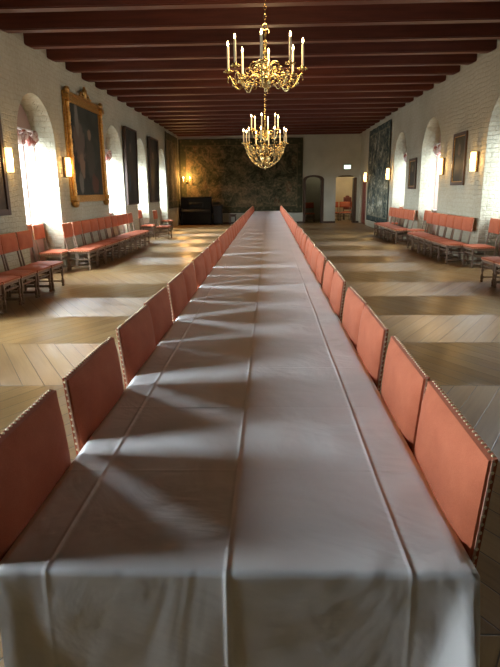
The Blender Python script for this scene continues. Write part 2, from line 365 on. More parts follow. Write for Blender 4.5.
# windows
for side, wins in ((-1, LW), (1, RW)):
    for i, (y, w_) in enumerate(wins):
        k = i+1+(len(LW) if side > 0 else 0)
        y0, y1 = y-w_/2+0.015, y+w_/2-0.015; xf = side*(OUTX-0.12)
        a, b = sorted((xf, xf+side*0.07)); bm = BM()
        for q in ((y0, y0+0.04, SILL, WTOP), (y1-0.04, y1, SILL, WTOP), (y0+0.04, y1-0.04, SILL, SILL+0.04), (y0+0.04, y1-0.04, WTOP-0.05, WTOP)):
            box(bm, a, b, *q, bev=0.005, seg=1)
        box(bm, a+0.025, b-0.025, y-0.009, y+0.009, SILL+0.04, WTOP-0.05)
        wo = struct(obj('window_%d' % k, bm, M['frame_paint']))
        bm = BM(); xg = (a+b)/2
        for ya, yb_ in ((y0+0.04, y-0.009), (y+0.009, y1-0.04)): quad(bm, (xg, ya, SILL+0.04), (xg, yb_, SILL+0.04), (xg, yb_, WTOP-0.05), (xg, ya, WTOP-0.05))
        obj('pane', bm, M['glass'], wo)
        bm = BM(); a2, b2 = sorted((side*(NICHE-0.05), side*(OUTX-0.12))); box(bm, a2, b2, y0, y1, SILL-0.035, SILL+0.004, bev=0.008)
        obj('sill', bm, M['stone'], wo)
# doors
def door_frame(name, x0, x1, zs, rise):
    bm = BM(); t = 0.13; ya, yb_ = YB+0.02, YB+0.55
    N_ = 14; inn = [(x0+t, 0.0)]; ou = [(x0, 0.0)]
    for i in range(N_+1):
        f = -1+2*i/N_; cx = (x0+x1)/2
        ou.append((cx+f*(x1-x0)/2, zs+rise*math.sqrt(max(0, 1-f*f)))); inn.append((cx+f*((x1-x0)/2-t), zs-t*0.6+(rise)*math.sqrt(max(0, 1-f*f))))
    ou.append((x1, 0.0)); inn.append((x1-t, 0.0))
    for i in range(len(ou)-1):
        o1, o2, i1, i2 = ou[i], ou[i+1], inn[i], inn[i+1]
        for (p, q) in ((i1, i2),): quad(bm, (p[0], ya, p[1]), (q[0], ya, q[1]), (q[0], yb_, q[1]), (p[0], yb_, p[1]))
        for yv in (ya, yb_): quad(bm, (o1[0], yv, o1[1]), (o2[0], yv, o2[1]), (i2[0], yv, i2[1]), (i1[0], yv, i1[1]))
        quad(bm, (o1[0], ya, o1[1]), (o2[0], ya, o2[1]), (o2[0], yb_, o2[1]), (o1[0], yb_, o1[1]))
    bmesh.ops.remove_doubles(bm, verts=bm.verts, dist=1e-5)
    return struct(obj(name, bm, M['darkwood']))
door_frame('door_1', 1.70, 2.74, 2.14, 0.20)
bm = BM()   # second doorway is lined on its right side only
box(bm, 4.22, 4.36, YB+0.02, YB+0.55, 0, 2.2); box(bm, 3.32, 4.22, YB+0.3, YB+0.55, 2.245, 2.31)
struct(obj('door_2', bm, M['darkwood']))
bm = BM(); box(bm, WX+0.05, WX+0.11, 26.96, 28.34, 0.02, 2.24, 0.006, 1)
for za, zb in ((0.2, 1.0), (1.12, 2.1)):
    for ya, yb_ in ((27.05, 27.6), (27.7, 28.25)): box(bm, WX+0.035, WX+0.06, ya, yb_, za, zb, 0.008, 1)
d3 = struct(obj('door_3', bm, M['redwood']))
bm = BM(); lathe(bm, [(0.0, 0), (0.012, 0.0), (0.012, -0.05), (0.028, -0.06), (0.028, -0.08), (0.0, -0.09)], (WX+0.04, 27.02, 1.05), 10, 'X', cap=False); obj('door_knob', bm, M['brass'], d3, True)
# skirting on the far wall and the side walls
bm = BM()
for xa, xb in ((-WX, 1.70), (2.74, 3.32), (4.36, WX)): box(bm, xa, xb, YB-0.02, YB, 0, 0.09)
struct(obj('baseboard_back', bm, M['darkwood']))

# ------------------------------------------------------------------ chairs
CW = 0.565
def turned_leg(bm, x, y, z1, w_=0.021):
    q = lambda a, b, c, n=4: None
    pr = [(0.0, 0.0), (0.020, 0.0), (0.026, 0.02), (0.020, 0.045)]
    lathe(bm, pr+[(0.016, 0.05)], (x, y, 0), 8)
    box(bm, x-w_, x+w_, y-w_, y+w_, 0.05, 0.115, 0.003, 1)
    lathe(bm, [(0.015, 0.115), (0.022, 0.13), (0.013, 0.15), (0.019, 0.185), (0.023, 0.215), (0.013, 0.24), (0.02, 0.252), (0.015, 0.262)], (x, y, 0), 8)
    box(bm, x-w_, x+w_, y-w_, y+w_, 0.262, z1, 0.003, 1)
LEAN = math.tan(R(5))
def back_y(z): return 0.235 + max(0.0, z-0.44)*LEAN
def make_chair():
    t = thing('upholstered_chair', '', 'chair')
    zs = 0.395
    # seat cushion
    bm = BM(); nx, ny = 10, 8; hw, y0, y1 = CW/2, -0.25, 0.215
    g = [[None]*(ny+1) for _ in range(nx+1)]
    for i in range(nx+1):
        for j in range(ny+1):
            u, v = -1+2*i/nx, -1+2*j/ny
            z = 0.432+0.026*(1-abs(u)**4)*(1-abs(v)**4)
            g[i][j] = bm.verts.new((u*hw, (y0+y1)/2+v*(y1-y0)/2, z))
    for i in range(nx):
        for j in range(ny): bm.faces.new((g[i][j], g[i+1][j], g[i+1][j+1], g[i][j+1]))
    edge = [g[i][0] for i in range(nx+1)]+[g[nx][j] for j in range(1, ny+1)]+[g[i][ny] for i in range(nx-1, -1, -1)]+[g[0][j] for j in range(ny-1, 0, -1)]
    low = [bm.verts.new((v.co.x, v.co.y, zs)) for v in edge]; n_ = len(edge)
    for i in range(n_): bm.faces.new((edge[i], edge[(i+1) % n_], low[(i+1) % n_], low[i]))
    bm.faces.new(low)
    seat = obj('seat', bm, M['fabric'], t, 'auto')
    bm = BM()
    for i in range(15):
        x = -hw+0.02+i*(CW-0.04)/14
        ball(bm, (x, y0-0.001, zs+0.010), 0.0075, 1, 0.5, 1, 6, 4)
    for s in (-1, 1):
        for j in range(12): ball(bm, (s*(hw+0.001), y0+0.02+j*0.038, zs+0.010), 0.0075, 0.5, 1, 1, 6, 4)
    obj('nail_trim', bm, M['nail'], seat, True)
    # frame rails under the seat
    bm = BM(); xo, yo, yb_ = hw-0.03, -0.22, 0.225
    box(bm, -xo+0.02, xo-0.02, yo-0.014, yo+0.014, 0.352, zs); box(bm, -xo+0.02, xo-0.02, yb_-0.014, yb_+0.014, 0.352, zs)
    for s in (-1, 1): box(bm, s*xo-0.012, s*xo+0.012, yo+0.02, yb_-0.02, 0.352, zs)
    obj('seat_frame', bm, M['chairwood'], t)
    for s in (-1, 1):
        bm = BM(); turned_leg(bm, s*xo, yo, zs); obj('front_leg', bm, M['chairwood'], t, 'auto')
        bm = BM(); w_ = 0.015; w2 = 0.008   # rear leg runs up as the back post
        zz = [0.0, 0.20, 0.44, 0.72, 0.96]; yyv = [yb_+0.03, yb_+0.008, yb_, back_y(0.72)+0.011, back_y(0.96)+0.011]
        rows = [[bm.verts.new((s*xo+a*w_, yv+b*(w_ if zv < 0.5 else w2), zv)) for a, b in ((-1, -1), (1, -1), (1, 1), (-1, 1))] for zv, yv in zip(zz, yyv)]
        for a, b in zip(rows, rows[1:]):
            for i in range(4): bm.faces.new((a[i], a[(i+1) % 4], b[(i+1) % 4], b[i]))
        bm.faces.new(rows[0]); bm.faces.new(rows[-1]); obj('rear_leg', bm, M['chairwood'], t)
        bm = BM()
        for zc in (0.085, 0.235): box(bm, s*xo-0.010, s*xo+0.010, yo+0.02, yb_-0.012, zc-0.013, zc+0.013, 0.003, 1)
        obj('side_stretcher', bm, M['chairwood'], t)
    bm = BM(); zc = 0.29   # broad turned front stretcher
    lathe(bm, [(0.012, -xo+0.02), (0.012, -xo+0.08), (0.022, -xo+0.11), (0.012, -xo+0.14), (0.020, -0.05), (0.026, 0.0), (0.020, 0.05), (0.012, xo-0.14), (0.022, xo-0.11), (0.012, xo-0.08), (0.012, xo-0.02)], (0, yo, zc), 8, 'X')
    obj('front_stretcher', bm, M['chairwood'], t, 'auto')
    bm = BM(); box(bm, -xo+0.018, xo-0.018, yb_-0.002, yb_+0.022, 0.19, 0.215, 0.003, 1); obj('rear_stretcher', bm, M['chairwood'], t)
    # back panel, padded on the front
    bm = BM(); z0, z1 = 0.690, 0.985; nx, nz = 20, 14
    def pt(u, v, d):
        z = z0+(z1-z0)*(v+1)/2; return (u*hw, back_y(z)+d, z+d*0.2)
    front = [[bm.verts.new(pt(-1+2*i/nx, -1+2*j/nz, -0.000-0.030*((1-abs(-1+2*i/nx)**3.5)*(1-abs(-1+2*j/nz)**3.0))**0.5)) for j in range(nz+1)] for i in range(nx+1)]
    back = [[bm.verts.new(pt(-1+2*i/nx, -1+2*j/nz, 0.022)) for j in range(nz+1)] for i in range(nx+1)]
    for G, fl in ((front, 0), (back, 1)):
        for i in range(nx):
            for j in range(nz):
                q = (G[i][j], G[i+1][j], G[i+1][j+1], G[i][j+1]); bm.faces.new(q if not fl else q[::-1])
    per = [(i, 0) for i in range(nx+1)]+[(nx, j) for j in range(1, nz+1)]+[(i, nz) for i in range(nx-1, -1, -1)]+[(0, j) for j in range(nz-1, 0, -1)]
    for a, b in zip(per, per[1:]+per[:1]): bm.faces.new((front[a[0]][a[1]], front[b[0]][b[1]], back[b[0]][b[1]], back[a[0]][a[1]]))
    pan = obj('backrest', bm, M['fabric'], t, 'auto')
    bm = BM(); r = 0.0052
    for i in range(24):
        u = -1+2*(i+0.5)/24
        ball(bm, pt(u*0.985, 1.0, 0.016)[:2]+(pt(u, 1, 0.016)[2]+0.001,), r, 1, 1, 0.6, 6, 4)
        ball(bm, pt(u*0.97, 0.965, 0.023), r, 1, 0.6, 1, 6, 4)
    for s in (-1, 1):
        for j in range(13):
            v = -1+2*(j+0.5)/13; p = pt(s, v, 0.014); ball(bm, (p[0]+s*0.001, p[1], p[2]), r, 0.6, 1, 1, 6, 4)
            p = pt(s*0.965, v, 0.023); ball(bm, p, r, 1, 0.6, 1, 6, 4)
    obj('nail_trim', bm, M['nail'], pan, True)
    for s in (-1, 1):
        bm = BM()
        a, b, c, d = pt(s, -1, 0.008), pt(s, 1, 0.008), pt(s, 1, 0.014), pt(s, -1, 0.014)
        e = 0.0025*s
        vs = [bm.verts.new((p[0]+k*e, p[1], p[2])) for k in (0, 1) for p in (a, b, c, d)]
        for q in ((0, 1, 2, 3), (4, 5, 6, 7), (0, 1, 5, 4), (1, 2, 6, 5), (2, 3, 7, 6), (3, 0, 4, 7)): bm.faces.new([vs[i] for i in q])
        obj('gimp_braid', bm, M['gimp'], pan)
    return t
def dup(root):
    r = root.copy(); COL.objects.link(r)
    for ch in root.children:
        c = ch.copy(); COL.objects.link(c); c.parent = r
        for g in ch.children: d = g.copy(); COL.objects.link(d); d.parent = c
    return r
chair0 = make_chair(); used = []
def place_chair(x, y, rz, label, group):
    if not used: o = chair0; used.append(1)
    else: o = dup(chair0)
    o.location = (x, y, 0); o.rotation_euler = (0, 0, rz); o['label'] = label; o['category'] = 'chair'; o['group'] = group
    return o
ONES = ['', 'first', 'second', 'third', 'fourth', 'fifth', 'sixth', 'seventh', 'eighth', 'ninth', 'tenth', 'eleventh', 'twelfth', 'thirteenth', 'fourteenth', 'fifteenth', 'sixteenth', 'seventeenth', 'eighteenth', 'nineteenth']
def ordn(i):
    if i < 20: return ONES[i]
    t_ = {20: 'twent', 30: 'thirt'}[i//10*10]
    return t_+'ieth' if i % 10 == 0 else t_+'y-'+ONES[i % 10]
# chairs along both sides of the long table
TXL, TXR, TY0, TY1, TZ = -0.64, 0.47, 1.10, 24.9, 0.76
near = {-1: [1.12, 1.785, 2.49, 3.10, 3.80, 4.43, 5.14, 5.75], 1: [1.215, 1.80, 2.475, 3.07, 3.86, 4.49, 5.25, 5.84]}
for side, x0, gname in ((-1, TXL, 'left'), (1, TXR, 'right')):
    st = list(near[side])
    while st[-1] < 23.6:
        st.append(st[-1]+rng.uniform(0.70, 0.74)); st.append(st[-1]+rng.uniform(0.585, 0.605))
    for i, s0 in enumerate(st):
        yc = s0 + CW/2
        off = back_y(0.84) - 0.028 + rng.uniform(-0.008, 0.002)
        xc = x0 + off if side < 0 else x0 - off
        if i == 0: lab = 'coral upholstered chair nearest the camera on the %s of the long table' % gname
        else: lab = 'coral upholstered chair, %s side of the long table, %s from the near end' % (gname, ordn(i+1))
        place_chair(xc, yc, R(90)*(-side)+R(rng.uniform(-1.5, 1.5)), lab, 'coral chairs down the %s side of the long table' % gname)
# rows against the side walls
def row(side, y_first, n, pitch, xf, label, group):
    for i in range(n):
        y = y_first+pitch*i+rng.uniform(-0.012, 0.012)
        place_chair(side*(xf+0.245), y, R(90)*(-side)+R(rng.uniform(-1.5, 1.5)), label(i), group)
row(-1, 7.19, 5, 0.595, 3.66, lambda i: 'coral chair in the nearest row along the left wall, %s' % ['at the left frame edge', 'second visible from the left', 'third visible from the left', 'next to last before the window', 'last, beside the bright niche'][i], 'coral chairs in the nearest row by the left wall')
row(-1, 12.06, 10, 0.618, 3.80, lambda i: 'coral chair, %s in the long row under the gilt framed painting' % ordn(i+1), 'coral chairs in the long row by the left wall')
row(1, 12.72, 6, 0.598, 3.86, lambda i: 'coral chair, %s from the near end of the right wall middle row' % ordn(i+1), 'coral chairs in the middle row by the right wall')
row(1, 17.5, 6, 0.60, 3.80, lambda i: 'coral chair, %s from the near end of the right wall far row' % ordn(i+1), 'coral chairs in the far row by the right wall')
row(1, 8.5, 3, 0.598, 3.72, lambda i: 'coral chair in the nearest row by the right wall, %s' % ['mostly cut off by the frame', 'second from its far end', 'last one before the window niche'][i], 'coral chairs in the nearest row by the right wall')
def single(side, y, xf, label): place_chair(side*(xf+0.245), y, R(90)*(-side)+R(rng.uniform(-3, 3)), label, 'single coral chairs in and by the window niches')
single(-1, 11.66, 4.26, 'coral chair alone in the first window niche on the left, under the sill')
single(-1, 20.9, 4.22, 'coral chair standing in the third left window niche behind the long row')
single(-1, 20.1, 3.5, 'coral chair standing alone past the long left row, in front of a niche')
single(-1, 24.3, 4.15, 'coral chair in the farthest window niche on the left')
single(1, 12.02, 4.18, 'coral chair in the nearest visible window niche on the right')
single(1, 17.05, 4.15, 'coral chair in the middle window niche on the right, between two rows')
single(1, 20.75, 4.2, 'coral chair in the farthest window niche on the right')
place_chair(2.1, 30.3, 0.05, 'dim red chair seen through the dark arched doorway', 'chairs beyond the doorways')
for i, x in enumerate((3.5, 4.12, 4.74)): place_chair(x, 31.2, 0.0, ['red chair at the left inside the lit doorway', 'red chair in the middle inside the lit doorway', 'red chair at the right inside the lit doorway'][i], 'chairs beyond the doorways')

# ------------------------------------------------------------------ long table
t = thing('banquet_table', 'very long banquet table running the length of the hall under a white cloth', 'table', ((TXL+TXR)/2, (TY0+TY1)/2, 0))
hw = (TXR-TXL)/2-0.012; hl = (TY1-TY0)/2-0.012
bm = BM(); box(bm, -hw, hw, -hl, hl, 0.725, 0.752, 0.004, 1); obj('tabletop', bm, M['tablewood'], t)
bm = BM(); box(bm, -hw+0.33, hw-0.33, -hl+0.10, hl-0.10, 0.66, 0.725); obj('apron', bm, M['tablewood'], t)
for i in range(13):
    y = -hl+0.16+i*(2*hl-0.32)/12
    bm = BM(); box(bm, -0.016, 0.016, y-0.02, y+0.02, 0, 0.66, 0.004, 1); obj('leg', bm, M['tablewood'], t)
# cloth: dense near the camera, coarser far away
ys = []; y = TY0
while y < 4.5: ys.append(y); y += 0.013
while y < 9: ys.append(y); y += 0.03
while y < TY1: ys.append(y); y += 0.06
ys.append(TY1)
ys = sorted(set([round(v, 4) for v in ys]+[round(1.575+0.528*i+0.004*k, 4) for i in range(14) for k in range(-6, 7)]))
ys = [v for i, v in enumerate(ys) if i == 0 or v-ys[i-1] > 0.0015]
FOLDX = (-0.52, -0.10, 0.32)
xs = sorted(set([round(TXL+(TXR-TXL)*i/60, 4) for i in range(61)]+[round(f+0.0026*k, 4) for f in FOLDX for k in range(-8, 13)])); nxs = len(xs)-1; CROSS = [1.575+0.528*i for i in range(45)]
from mathutils import noise as mn
def topz(x, y):
    z = TZ
    for i, f in enumerate(FOLDX):
        fx = f + 0.004*mn.noise(Vector((i*7.1, y*0.9, 0)))
        d = (x-fx)/0.0055; z += (0.0026 if i == 1 else 0.0020)*math.exp(-d*d)
        d = (x-fx-0.012)/0.009; z -= 0.0008*math.exp(-d*d)
    for i, c in enumerate(CROSS):
        if abs(y-c) < 0.06:
            d = (y-c-0.004*mn.noise(Vector((x*3, i*5.3, 1))))/0.007; z += 0.0026*(0.4+0.6*abs(mn.noise(Vector((x*2.2, i*3.1, 4)))))*math.exp(-d*d)
    z += 0.0026*mn.noise(Vector((x*3.1, y*2.3, 2.2))) + 0.0012*mn.noise(Vector((x*8, y*6, 7.7)))
    # puckers by the right hand fold
    e = max(0, (x-0.30)/0.17)
    if e > 0: z += 0.0035*e*max(0, mn.noise(Vector((x*5+y*2.0, y*5.5, 9.1))))*(1 if 1.9 < y < 7 else 0.35)
    return z
def sidehang(y): return 0.485
bm = BM(); grid = []
def perim(x, y): pass
drop_n = 14
for y in ys:
    row_ = []
    f = 0.0
    for k in range(drop_n, 0, -1):   # left drape
        q = k/drop_n; z = TZ-0.004-(TZ-0.485)*q
        wv = 0.006*q*mn.noise(Vector((y*3.0, q*0.8, 3)))
        row_.append(bm.verts.new((TXL-0.0015-0.0+min(0.0, wv)*0.2+0.004*q, y, z)))
    for i, x in enumerate(xs):
        z = topz(x, y); edge = min(x-TXL, TXR-x, y-TY0, TY1-y)
        if edge < 0.008: z -= (0.008-edge)**2*60
        row_.append(bm.verts.new((x, y, z)))
    for k in range(1, drop_n+1):
        q = k/drop_n; z = TZ-0.004-(TZ-0.485)*q
        row_.append(bm.verts.new((TXR+0.0015-0.004*q, y, z)))
    grid.append(row_)
for a, b in zip(grid, grid[1:]):
    for i in range(len(a)-1): bm.faces.new((a[i], a[i+1], b[i+1], b[i]))
# front drape
fd = 34; prev = [grid[0][drop_n+i] for i in range(nxs+1)]
def fy(x, q):
    v = 0.0
    for i, f in enumerate(FOLDX):
        d = (x-f)/0.007; v += (0.004 if i == 1 else 0.0010)*math.exp(-d*d)*(1-0.3*q)
    v += 0.010*q*mn.noise(Vector((x*4.5, q*1.2, 5.5))) + 0.003*mn.noise(Vector((x*9, q*7, 8.0)))
    # corner fold on the right: a cone that opens downwards and faces the windows on the left
    wdt = 0.02+0.11*q; ridge = 0.455-0.006*q; d = (x-(ridge-wdt))/wdt
    if 0 < d < 1: v += 0.17*q*(d**1.2)
    elif x >= ridge: v += 0.17*q*max(0.0, 1-(x-ridge)/0.035)
    ridge = -0.60; wdt = 0.07*q+0.02; d = (x-ridge)/wdt
    if 0 < d < 1: v += 0.03*q*(1-d)
    elif d <= 0: v += 0.03*q
    return v
for k in range(1, fd+1):
    q = k/fd; z = TZ-0.004-0.50*q; line = []
    for i, x in enumerate(xs):
        fl = 0.0
        xx = x + (0.010*q if x > TXR-0.05 else 0) - (0.0 if x > TXL+0.05 else -0.008*q)
        line.append(bm.verts.new((xx, TY0-0.002-fy(x, q), z)))
    for i in range(nxs): bm.faces.new((prev[i], prev[i+1], line[i+1], line[i]))
    prev = line
# far drape
prev = [grid[-1][drop_n+i] for i in range(nxs+1)]
line = [bm.verts.new((x, TY1+0.002, 0.485)) for x in xs]
for i in range(nxs): bm.faces.new((prev[i], prev[i+1], line[i+1], line[i]))
for r_ in (grid,):   # close the two front corners with a gusset of cloth
    for sidei in (0, 1):
        pass
cl = obj('tablecloth', bm, M['cloth'], None, True)
tag(cl, 'long white cloth with pressed fold lines spread over the banquet table', 'tablecloth')

# ------------------------------------------------------------------ chandeliers
def spiral(c, r0, r1, a0, a1, plane, n=14):
    """points of a scroll in the vertical plane through direction `plane` (angle)"""
    out_ = []
    for i in range(n+1):
        f = i/n; r_ = r0+(r1-r0)*f; a = a0+(a1-a0)*f
        h = c[0]+r_*math.cos(a); out_.append((h*math.cos(plane), h*math.sin(plane), c[1]+r_*math.sin(a)))
    return out_
def candle_parts(parent, ang, rad, z, hgt, rc=0.014):
    cx, cy2 = rad*math.cos(ang), rad*math.sin(ang)
    bm = BM(); lathe(bm, [(0.004, -0.030), (0.012, -0.02), (0.02, -0.012), (0.052, 0.0), (0.056, 0.006), (0.020, 0.004), (0.018, 0.03), (0.022, 0.035), (0.012, 0.036)], (cx, cy2, z), 12)
    for k in range(8):
        a = 2*PI*k/8; ball(bm, (cx+0.054*math.cos(a), cy2+0.054*math.sin(a), z+0.0), 0.009, 1, 1, 1.5, 6, 4)
    obj('drip_pan', bm, M['brass'], parent, True)
    bm = BM(); lathe(bm, [(rc, 0.03), (rc, 0.03+hgt), (rc*0.5, 0.035+hgt)], (cx, cy2, z), 10); cnd = obj('candle', bm, M['candle'], parent, 'auto')
    bm = BM(); z2 = z+0.035+hgt
    lathe(bm, [(0.003, 0), (0.009, 0.010), (0.0115, 0.022), (0.008, 0.038), (0.001, 0.058)], (cx, cy2, z2), 8); obj('flame', bm, M['flame'], cnd, True)
def chain(bm, z0, z1):
    z = z0; k = 0
    while z < z1:
        pl = 0 if k % 2 else PI/2; pts = []
        for i in range(11):
            a = 2*PI*i/10; h = 0.014*math.cos(a); pts.append((h*math.cos(pl), h*math.sin(pl), z+0.03+0.030*math.sin(a)))
        tube(bm, pts, 0.0042, 5); z += 0.052; k += 1
def arm_curve(rad, zb, zhub, dip, ang, n=18):
    pts = []
    for i in range(n+1):
        f = i/n; h = 0.04+(rad-0.04)*min(1.0, 1.12*f-0.12*f**6)
        z = zhub+0.055*math.sin(PI*min(1, f/0.42))*(f < 0.42)-dip*math.sin(PI*min(1, max(0, (f-0.42)/0.45)))*0.9+(zb-0.03-zhub)*max(0, (f-0.55)/0.45)**1.3
        pts.append((h*math.cos(ang), h*math.sin(ang), z))
    return pts
def chandelier_one():
    zo = 2.78
    t = thing('chandelier', 'nearer brass chandelier with eight scrolled arms, hanging above the long table', 'chandelier', (-0.042, 7.5, zo))
    L = lambda z: z-zo
    bm = BM(); prof = [(0.001, L(2.783)), (0.014, L(2.80)), (0.022, L(2.815)), (0.010, L(2.835)), (0.028, L(2.85)), (0.060, L(2.885)), (0.072, L(2.925)), (0.055, L(2.965)), (0.025, L(2.985)),
        (0.034, L(3.0)), (0.044, L(3.03)), (0.026, L(3.07)), (0.014, L(3.09)), (0.024, L(3.12)), (0.030, L(3.15)), (0.014, L(3.18)), (0.020, L(3.22)), (0.026, L(3.26)), (0.013, L(3.29)), (0.018, L(3.33)), (0.022, L(3.36)), (0.011, L(3.39)), (0.016, L(3.44)), (0.02, L(3.47)), (0.004, L(3.50))]
    lathe(bm, prof, n=16); obj('stem', bm, M['brass'], t, True)
    bm = BM()
    for i in range(13): pass
    pts = []
    for i in range(15): a = -PI/2+2*PI*i/14; pts.append((0.035*math.cos(a), 0, L(3.535)+0.035*math.sin(a)))
    tube(bm, pts, 0.008, 6); tube(bm, [(0.0, 0, L(3.50)), (0.03, 0, L(3.515)), (0.05, 0, L(3.49)), (0.045, 0, L(3.46))], [0.01, 0.012, 0.009, 0.004], 6); obj('suspension_ring', bm, M['brass'], t, True)
    bm = BM(); chain(bm, L(3.56), L(ZB+0.32)); obj('chain', bm, M['brass'], t, True)
    for k in range(8):
        a = k*PI/4-0.09; bm = BM()
        tube(bm, arm_curve(0.46, L(3.03), L(2.93), 0.115, a), [0.010+0.004*math.sin(i*1.1) for i in range(19)], 6)
        tube(bm, spiral((0.33, L(2.925)), 0.075, 0.016, -PI*0.9, PI*1.3, a), 0.007, 5)
        tube(bm, spiral((0.20, L(2.90)), 0.06, 0.015, PI*0.1, -PI*1.7, a), 0.006, 5)
        tube(bm, spiral((0.42, L(2.94)), 0.05, 0.012, -PI*0.2, PI*1.5, a), 0.006, 5)
        ball(bm, (0.33*math.cos(a), 0.33*math.sin(a), L(2.925)), 0.02); ball(bm, (0.40*math.cos(a), 0.40*math.sin(a), L(2.89)), 0.016, 1, 1, 1.4)
        for q in range(5):   # leaf sprigs along the arm
            h = 0.24+0.055*q; p = Vector((h*math.cos(a), h*math.sin(a), L(2.86)+0.03*abs(q-1.2)))
            tube(bm, [p, p+Vector((rng.uniform(-.02, .02), rng.uniform(-.02, .02), rng.uniform(0.02, 0.05))), p+Vector((rng.uniform(-.045, .045), rng.uniform(-.045, .045), rng.uniform(0.01, 0.06)))], [0.004, 0.008, 0.001], 5)
        arm = obj('arm', bm, M['brass'], t, True)
        bm = BM(); b = a+PI/8
        tube(bm, spiral((0.14, L(3.06)), 0.09, 0.02, PI, -PI*1.2, b, 20), 0.0055, 5); tube(bm, spiral((0.215, L(3.02)), 0.05, 0.012, PI*0.7, -PI*1.2, b), 0.005, 5)
        tube(bm, spiral((0.11, L(2.88)), 0.05, 0.012, PI*1.2, -PI*0.5, b), 0.005, 5); ball(bm, (0.14*math.cos(b), 0.14*math.sin(b), L(3.06)), 0.014)
        obj('scroll', bm, M['brass'], t, True)
        candle_parts(arm, a, 0.46, L(3.045), 0.255)
    l = bpy.data.lights.new('candle_light', 'POINT'); l.energy = 55; l.color = (1, 0.66, 0.34); l.shadow_soft_size = 0.25
    lo = bpy.data.objects.new('candle_light', l); COL.objects.link(lo); lo.parent = t; lo.location = (0, 0, L(3.40))
def chandelier_two():
    zo = 2.08
    t = thing('chandelier', 'farther brass chandelier with two tiers of candles over an openwork basket', 'chandelier', (-0.09, 13.8, zo))
    L = lambda z: z-zo
    bm = BM(); prof = [(0.001, L(2.083)), (0.020, L(2.11)), (0.030, L(2.14)), (0.014, L(2.17)), (0.04, L(2.20)), (0.09, L(2.27)), (0.11, L(2.36)), (0.08, L(2.45)), (0.03, L(2.50)), (0.05, L(2.56)), (0.07, L(2.62)), (0.04, L(2.68)), (0.02, L(2.72)),
        (0.05, L(2.78)), (0.055, L(2.82)), (0.02, L(2.88)), (0.035, L(2.96)), (0.015, L(3.03)), (0.025, L(3.10)), (0.012, L(3.16)), (0.022, L(3.25)), (0.01, L(3.33))]
    lathe(bm, prof, n=16); obj('stem', bm, M['brass'], t, True)
    bm = BM(); chain(bm, L(3.33), L(ZB+0.32)); obj('chain', bm, M['brass'], t, True)
    # openwork bowl of scrolls
    def bowl(f): return (0.05+0.40*math.sin(f*PI*0.5)**0.9, L(2.13)+0.50*f**1.35)
    for k in range(14):
        a = k*2*PI/14; bm = BM(); pts = []
        for i in range(13):
            f = i/12; h, z = bowl(f); aa = a+0.25*math.sin(f*PI*2.0); pts.append((h*math.cos(aa), h*math.sin(aa), z))
        tube(bm, pts, 0.0065, 5)
        for f in (0.3, 0.5, 0.7, 0.88):
            h, z = bowl(f); c = Vector((h*math.cos(a), h*math.sin(a), z)); e1 = Vector((-math.sin(a), math.cos(a), 0)); e2 = Vector((math.cos(a)*0.5, math.sin(a)*0.5, 0.85)); R0 = 0.028+0.030*f
            sg = 1 if (k+int(f*10)) % 2 else -1
            tube(bm, [c+e1*sg*R0*(1-0.05*i)*math.cos(i*0.6)+e2*R0*(1-0.05*i)*math.sin(i*0.6) for i in range(14)], 0.0055, 5)
            ball(bm, c+e2*R0, 0.014, seg=6, rings=4)
        obj('scroll', bm, M['brass'], t, True)
    for k in range(10):
        a = k*2*PI/10+0.14; bm = BM()
        tube(bm, arm_curve(0.50, L(2.70), L(2.52), 0.13, a), 0.009, 6); tube(bm, spiral((0.40, L(2.60)), 0.06, 0.014, -PI*0.8, PI*1.2, a), 0.0065, 5)
        arm = obj('arm', bm, M['brass'], t, True); candle_parts(arm, a, 0.50, L(2.68), 0.235)
    for k in range(6):
        a = k*PI/3+0.30; a = a; bm = BM()
        tube(bm, arm_curve(0.325, L(3.0), L(2.84), 0.09, a), 0.008, 6); tube(bm, spiral((0.2, L(2.92)), 0.055, 0.012, -PI*0.8, PI*1.2, a), 0.006, 5)
        arm = obj('arm', bm, M['brass'], t, True); candle_parts(arm, a, 0.325, L(2.985), 0.235)
    l = bpy.data.lights.new('candle_light', 'POINT'); l.energy = 55; l.color = (1, 0.66, 0.34); l.shadow_soft_size = 0.25
    lo = bpy.data.objects.new('candle_light', l); COL.objects.link(lo); lo.parent = t; lo.location = (0, 0, L(3.30))
chandelier_one(); chandelier_two()

# ------------------------------------------------------------------ wall lamps
def sconce(side, y, label):
    t = thing('wall_lamp', label, 'wall lamp', (side*WX, y, 1.95), 0, 'parchment wall lamps'); s = -side
    bm = BM(); a, b = sorted((0.0, s*0.03)); box(bm, a, b, -0.055, 0.055, 0.0, 0.42, 0.006, 1)
    for z in (0.04, 0.37): a, b = sorted((s*0.03, s*0.10)); box(bm, a, b, -0.012, 0.012, z, z+0.015)
    obj('backplate', bm, M['bronze'], t)
    bm = BM(); lathe(bm, [(0.050, 0.0), (0.058, 0.01), (0.058, 0.39), (0.050, 0.40)], (s*0.105, 0, 0.01), 16); obj('lamp_shade', bm, M['shade'], t, 'auto')
    l = bpy.data.lights.new('bulb', 'POINT'); l.energy = 13.0; l.color = (1, 0.58, 0.2); l.shadow_soft_size = 0.02
    for dy in (0.08,):
        lo = bpy.data.objects.new('bulb', l); COL.objects.link(lo); lo.parent = t; lo.location = (s*0.20, 0.0, 0.21)
sconce(-1, 9.78, 'glowing cylindrical wall lamp left of the nearest left window')
sconce(-1, 12.66, 'glowing cylindrical wall lamp between the left window and the gilt framed painting')
sconce(1, 12.75, 'glowing cylindrical wall lamp nearest the right edge of the photo')
sconce(1, 15.15, 'glowing cylindrical wall lamp right beside the middle arched window, right wall')
sconce(1, 21.68, 'glowing cylindrical wall lamp at the near edge of the right tapestry')
sconce(1, 26.68, 'glowing cylindrical wall lamp farthest back, by the red door')
